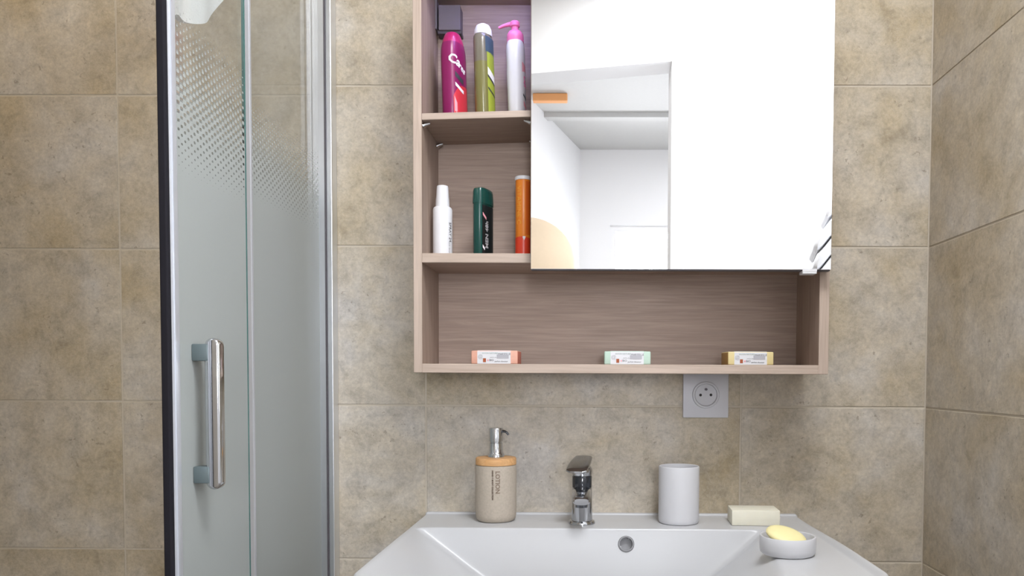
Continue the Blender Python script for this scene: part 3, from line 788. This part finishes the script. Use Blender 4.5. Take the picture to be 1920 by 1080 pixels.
# 2: olive bottle with white dome cap
x = at(907, 200, SY).x+.0035; zt_ = at(907, 45.5, SY).z; zb_ = shelf_z(x)+.0003; H = zt_-zb_
b2_ = empty('shampoo_bottle', 'olive translucent bottle with white domed cap, middle of the upper shelf', 'bottle', (x, SY, zb_), math.radians(-18), 'bottles in the mirror cabinet')
rx, ry, n = .0152, .0220, 2.4; zc_ = H-.0215
finish('body', Lt([(rx*.93, ry*.93, 0), (rx, ry, .003), (rx, ry, zc_-.050)], 48, n=n), M_oil, b2_, True)
finish('body', Lt([(rx, ry, zc_-.050), (rx, ry, zc_-.012), (rx*.97, ry*.95, zc_-.004), (rx*.88, ry*.84, zc_)], 48, n=n), M_oiltop, b2_, True)['label'] = 'empty greyish upper part of the bottle'
finish('cap', Lt([(.0158, zc_-.001), (.0160, zc_+.004), (.0150, zc_+.011), (.0118, zc_+.0175), (.006, zc_+.021), (.001, zc_+.0215)], 40), M_pwhite, b2_, True)
finish('label', label_patch(rx, ry, n, .95, 2.2, .002, zc_-.033), M_lime, b2_, True)['label'] = 'lime green label'
finish('label', label_patch(rx, ry, n, .80, 2.2, .002, zc_-.006, lo=lambda f: zc_-.033-.004*f), M_teal, b2_, True)['label'] = 'dark blue upper label'
for zz, hh, mt in ((.083, .013, M_wprint), (.079, .004, M_dprint), (.058, .0035, M_dprint)):
    finish('print', label_patch(rx, ry, n, .98, 1.9, 0, 0, e=.0008, lo=lambda f, zz=zz: zz-f*.012, hi=lambda f, zz=zz, hh=hh: zz+hh-f*.012), mt, b2_, True)

# 3: white bottle with pink pump
x = at(967.5, 200, SY).x+.003; zt_ = at(962, 41, SY).z; zb_ = shelf_z(x)+.0003; H = zt_-zb_
b3_ = empty('pump_bottle', 'white lotion bottle with pink pump, right end of the upper shelf', 'bottle', (x, SY, zb_), math.radians(-8), 'bottles in the mirror cabinet')
rx, ry, n = .0158, .0215, 2.3; sh = at(962, 80, SY).z-zb_
finish('body', Lt([(rx*.9, ry*.92, 0), (rx*.97, ry, .003), (rx*.98, ry, .04), (rx*1.03, ry, .085), (rx*.99, ry, .1), (rx*1.02, ry*.95, sh-.016), (rx*.98, ry*.85, sh-.006), (rx*.88, ry*.7, sh)], 48, n=n), M_pearl, b3_, True)
pc = finish('pump_collar', Lt([(.0150, sh-.001), (.0152, sh+.006), (.0145, sh+.013), (.0110, sh+.0185), (.0080, sh+.020)], 40), M_pink, b3_, True)
finish('pump_head', Lt([(.0062, sh+.018), (.0064, H-.010), (.0085, H-.0085), (.0088, H-.002), (.0070, H)], 30), M_pink, b3_, True)
nz = bmesh.new(); tube(nz, [(.002, 0, H-.004), (-.010, -.001, H-.004), (-.020, -.002, H-.006), (-.029, -.003, H-.0095)], .004, 12, rs=[.0045, .0038, .0030, .0022]); finish('nozzle', nz, M_pink, b3_, True)
finish('print', label_patch(rx, ry, n, 1.0, 1.7, 0, 0, e=.0003, lo=lambda f: .086-f*.005, hi=lambda f: .104-f*.004), M_pinklab, b3_, True)
finish('print', flat_bottle_text('LAIT', .010, rx, ry, n, .070, rot=-PI/2, y_c=-.006), M_pink, b3_)
finish('print', label_patch(rx, ry, n, 1.05, 1.6, 0, 0, e=.0003, lo=lambda f: .045-f*.006, hi=lambda f: .049-f*.006), M_dprint, b3_, True)
finish('print', label_patch(rx, ry, n, 1.1, 1.6, 0, 0, e=.0003, lo=lambda f: .028-f*.006, hi=lambda f: .036-f*.006), M_pinklab, b3_, True)

SLOPE = math.atan((zr1-zl1)/(px0-cx1))
for b_, rz in ((b1_, -22), (b2_, -18), (b3_, -8)):
    b_.rotation_euler = (Matrix.Rotation(-SLOPE, 3, 'Y') @ Matrix.Rotation(math.radians(rz), 3, 'Z')).to_euler()
# middle shelf
MYS = -.085; mz = cm1+.0003
x = at(830, 470, MYS).x; H = at(830, 348.5, MYS).z-mz; sh = at(830, 389, MYS).z-mz
b4_ = empty('spray_bottle', 'small all white spray bottle, left on the middle shelf', 'bottle', (x, MYS, mz), 0, 'bottles in the mirror cabinet')
finish('body', Lt([(.0155, 0), (.0170, .0015), (.0172, .004), (.0172, sh-.005), (.0162, sh-.0018), (.0140, sh), (.012, sh+.0005)], 44), M_pwhite, b4_, True)
finish('cap', Lt([(.0122, sh), (.0124, sh+.001), (.0120, sh+.013), (.0112, sh+.019), (.0104, H-.003), (.0098, H-.0008), (.007, H)], 44), M_pwhite, b4_, True)
def cyl2(R, ang, zc_): return lambda u, v, w_: ((R+.0002+w_)*math.sin(ang+v/R), -(R+.0002+w_)*math.cos(ang+v/R), zc_-u)
finish('print', text_bm('SPRAY 24', .0085, cyl2(.0172, 1.05, sh*.50)), M_dgrey, b4_)
finish('print', text_bm('soin doux', .005, cyl2(.0172, .95, sh*.20)), M_gprint, b4_)

x = at(906, 470, MYS).x; H = at(906, 356, MYS).z-mz; sh = at(906, 384, MYS).z-mz
b5_ = empty('deodorant_stick', 'dark green deodorant stick with grey print, middle shelf', 'deodorant', (x, MYS, mz), math.radians(-20))
rx, ry, n = .0115, .0250, 3.0
finish('body', Lt([(rx*.95, ry*.95, 0), (rx, ry, .002), (rx, ry, sh)], 48, n=n), M_green, b5_, True)
finish('cap', Lt([(rx*1.09, ry*1.05, sh-.001), (rx*1.09, ry*1.05, sh+.004), (rx*1.04, ry*1.0, H-.006), (rx*.98, ry*.93, H-.0015), (rx*.85, ry*.8, H)], 48, n=n), M_green, b5_, True)
finish('label', label_patch(rx, ry, n, .74, 2.4, .002, sh-.004), M_green2, b5_, True)['label'] = 'blackish label on the broad side'
finish('print', flat_bottle_text('MEN 48h', .0125, rx+.0004, ry, n, sh*.42, rot=PI/2, y_c=-.009), M_gprint, b5_)
finish('print', label_patch(rx, ry, n, .82, 1.3, 0, 0, e=.0009, lo=lambda f: sh-.022-f*.008, hi=lambda f: sh-.017-f*.008), M_pinklab, b5_, True)
finish('print', label_patch(rx, ry, n, .80, 1.1, 0, 0, e=.0009, lo=lambda f: .017-f*.005, hi=lambda f: .022-f*.005), M_wprint, b5_, True)

R_ = .0143; x = at(966.5, 470, MYS).x+R_; H = at(980, 332, MYS).z-mz
b6_ = empty('tablet_tube', 'orange and red tube with white lid, half hidden by the mirror edge', 'tube', (x, MYS, mz))
zr = at(980, 447, MYS).z-mz
finish('tube_body', Lt([(R_*.95, 0), (R_, .001), (R_, H-.007), (R_*.97, H-.0065)], 48), M_orange, b6_, True)
bm = label_patch(R_, R_, 2, -PI, PI, 0, 0, na=56, lo=lambda f: .001, hi=lambda f: zr+.004*abs(math.cos(f*PI*2+.25))-.003); finish('band', bm, M_rtube, b6_, True)['label'] = 'red orange lower band'
finish('lid', Lt([(R_*.97, H-.0072), (R_*1.07, H-.0068), (R_*1.09, H-.005), (R_*1.07, H-.001), (R_*.95, H)], 48), M_pwhite, b6_, True)
finish('print', text_bm('VITAMINE C', .0125, cyl2(R_, -.55, (zr+H)/2+.002)), M_amber, b6_)
bm = bmesh.new()
bm.free(); finish('print', label_patch(R_, R_, 2, .0, .32, 0, 0, e=.0008, lo=lambda f: zr-.006+.010*abs(f-.5), hi=lambda f: zr+.0015), M_wprint, b6_, True)
finish('print', label_patch(R_, R_, 2, .35, 1.3, .0, 0, e=.0003, lo=lambda f: zr+.004, hi=lambda f: H-.010), M_dorange, b6_, True)

# ------------------------------------------------------------------ wrapped soaps
def soap(pxl, pxr, col, endcol, label, rz, endside):
    y = -.118
    a = at(pxl, 682, y); c = at(pxr, 682, y); wd = c.x-a.x
    t = empty('wrapped_soap', label, 'soap', ((a.x+c.x)/2, y+.024, cb1+.0003), math.radians(rz), 'wrapped soaps on the bottom shelf')
    h = wd*.285; hw_ = wd/2; dp = .024
    bm = B(-hw_, hw_, -dp, dp, 0, h, bev=.0022, seg=3)
    bm.normal_update()
    for f in bm.faces:
        if abs(f.normal.x) > .9: f.material_index = 1
    finish('wrapper', bm, [col, endcol], t, True)
    bm = bmesh.new(); e = .0004; lx0, lx1 = -hw_*.73, hw_*.70
    pts = [(-dp-e, .0006), (-dp-e, h-.002), (-dp+.0018, h+e), (dp-.0018, h+e)]
    vs = [[bm.verts.new((x_, p[0], p[1])) for p in pts] for x_ in (lx0, lx1)]
    for k in range(3): bm.faces.new((vs[0][k], vs[1][k], vs[1][k+1], vs[0][k+1]))
    lb = finish('label', bm, M_label, t); lb['label'] = 'white paper band with small print'
    yy = -dp-e-.0002
    def pr(s, size, u, v, mt):
        finish('print', text_bm(s, size, lambda a_, b_, w_: (u*hw_+a_, yy-w_, v*h+b_), .0001), mt, lb)
    def dot(u, v, w_, h_, mt):
        finish('print', B(u*hw_-w_/2, u*hw_+w_/2, yy-.0002, yy+.0001, v*h-h_/2, v*h+h_/2), mt, lb)
    dot(.36, .56, .021, .007, M_bandgrey)
    pr('SAVON NATUREL', .0036, -.18, .80, M_greenprint); pr('MARSEILLE', .0046, .43, .74, M_dprint)
    pr('extra doux 100 g', .0034, .10, .50, M_gprint); pr('parfum douceur', .0036, .30, .20, M_dprint)
    pr('BIO', .0050, -.12, .28, M_dgrey); pr('@', .0090, -.60, .55, M_gprint)
    dot(-.42, .28, .0052, .0068, M_brownlogo); dot(-.27, .28, .0022, .003, M_pinklab)
    return t
M_bandgrey = plain('grey_label_band', (.45, .45, .49), .6)
M_greenprint = plain('green_print', (.30, .38, .34), .6)
M_brownlogo = plain('red_brown_emblem', (.36, .09, .03), .6)
soap(884, 972, M_coral, M_redend, 'coral wrapped soap with white paper band, leftmost of three', -2.5, 1)
soap(1133, 1220, M_mint, M_mint, 'mint green wrapped soap with white paper band, centre of the shelf', 0, 0)
soap(1362, 1449.5, M_ysoap, M_ylow, 'pale yellow wrapped soap with white paper band, right of the mint one', 5, -1)

# ------------------------------------------------------------------ things seen in the mirror
ty = -1.30; shx0, shx1 = .83, 1.34
sh_ = bmesh.new(); rbox(sh_, shx0, shx1, -.34, -.001, 1.402, 1.424)
shelf = empty('towel_shelf', 'white wall shelf carrying folded towels, seen at the mirror corner', 'shelf', (1.0, -1.346, 1.42))
finish('shelf_board', sh_, M_ysh if False else M_white, shelf, offset=shelf.location)
for xx in (.85, 1.2):
    bk = bmesh.new(); rbox(bk, xx-.008, xx+.008, -.25, -.001, 1.32, 1.402); finish('bracket', bk, M_white, shelf, offset=shelf.location)
lbls = ['white folded towel, lowest of the stack in the mirror', 'white folded towel, second from the bottom of the stack', 'pale folded towel, third from the bottom of the stack', 'crumpled white towel on top of the stack in the mirror']
for k in range(4):
    bm = bmesh.new(); h = .054
    w_, d_ = (.40, .27) if k < 3 else (.32, .22)
    NXT = 40; rgs = []
    for i in range(NXT+1):
        f = i/NXT; e_ = min(f, 1-f)*w_; q_ = min(1, e_/.016); sc_ = max(.25, math.sqrt(1-(1-q_)**2))
        rgs.append([bm.verts.new((-w_/2+w_*f, yy_*(.9+.1*sc_), h/2+zz_*sc_)) for yy_, zz_ in (se(2*PI*t_/28, d_/2, h/2-.0008, 7) for t_ in range(28))])
    for ra, rb_ in zip(rgs, rgs[1:]):
        for t_ in range(28): bm.faces.new((ra[t_], ra[(t_+1) % 28], rb_[(t_+1) % 28], rb_[t_]))
    bm.faces.new(rgs[0]); bm.faces.new(list(reversed(rgs[-1]))); bmesh.ops.recalc_face_normals(bm, faces=bm.faces)
    for v in bm.verts:
        v.co.z += .004*math.sin(v.co.x*31+k*2)*math.sin(v.co.y*27+k) if k == 3 else .0015*math.sin(v.co.x*25+k)*(1 if v.co.z > .01 else 0)
    for v in bm.verts:
        q = 1-sm(-.215, -.095, v.co.x); v.co.z -= .080*q; v.co.x += .02*q
    o = tag(finish('folded_towel', bm, M_towelg, None, True, loc=(.838, -1.175, 1.4262+k*(h+.0010)+(.008 if k == 3 else 0))), lbls[k], 'towel', 'folded towels on the wall shelf')
    o.rotation_euler = (0, 0, A)
# peach lantern and orange rail in the next room
lan = empty('paper_lantern', 'round peach paper lantern of the next room, mirror lower left', 'lamp', (-.315, -2.72, 1.40))
bm = bmesh.new(); pr_ = []
for i in range(25):
    ph = -PI/2+PI*i/24; pr_.append((max(.01, .245*math.cos(ph))*(1+.012*(i % 2)), .245+.245*math.sin(ph)))
lathe(bm, pr_, 48); finish('lantern_shade', bm, M_peach, lan, True, angle=80)
bm = bmesh.new(); tube(bm, [(0, 0, .49), (0, 0, 1.148)], .003, 8); finish('cord', bm, M_pwhite, lan)
tag(finish('curtain_rail', B(-.29, -.12, -2.76, -2.72, 2.462, 2.4995, bev=.004), M_orail, None), 'short orange rail under the ceiling, reflected top left in the mirror', 'rail')
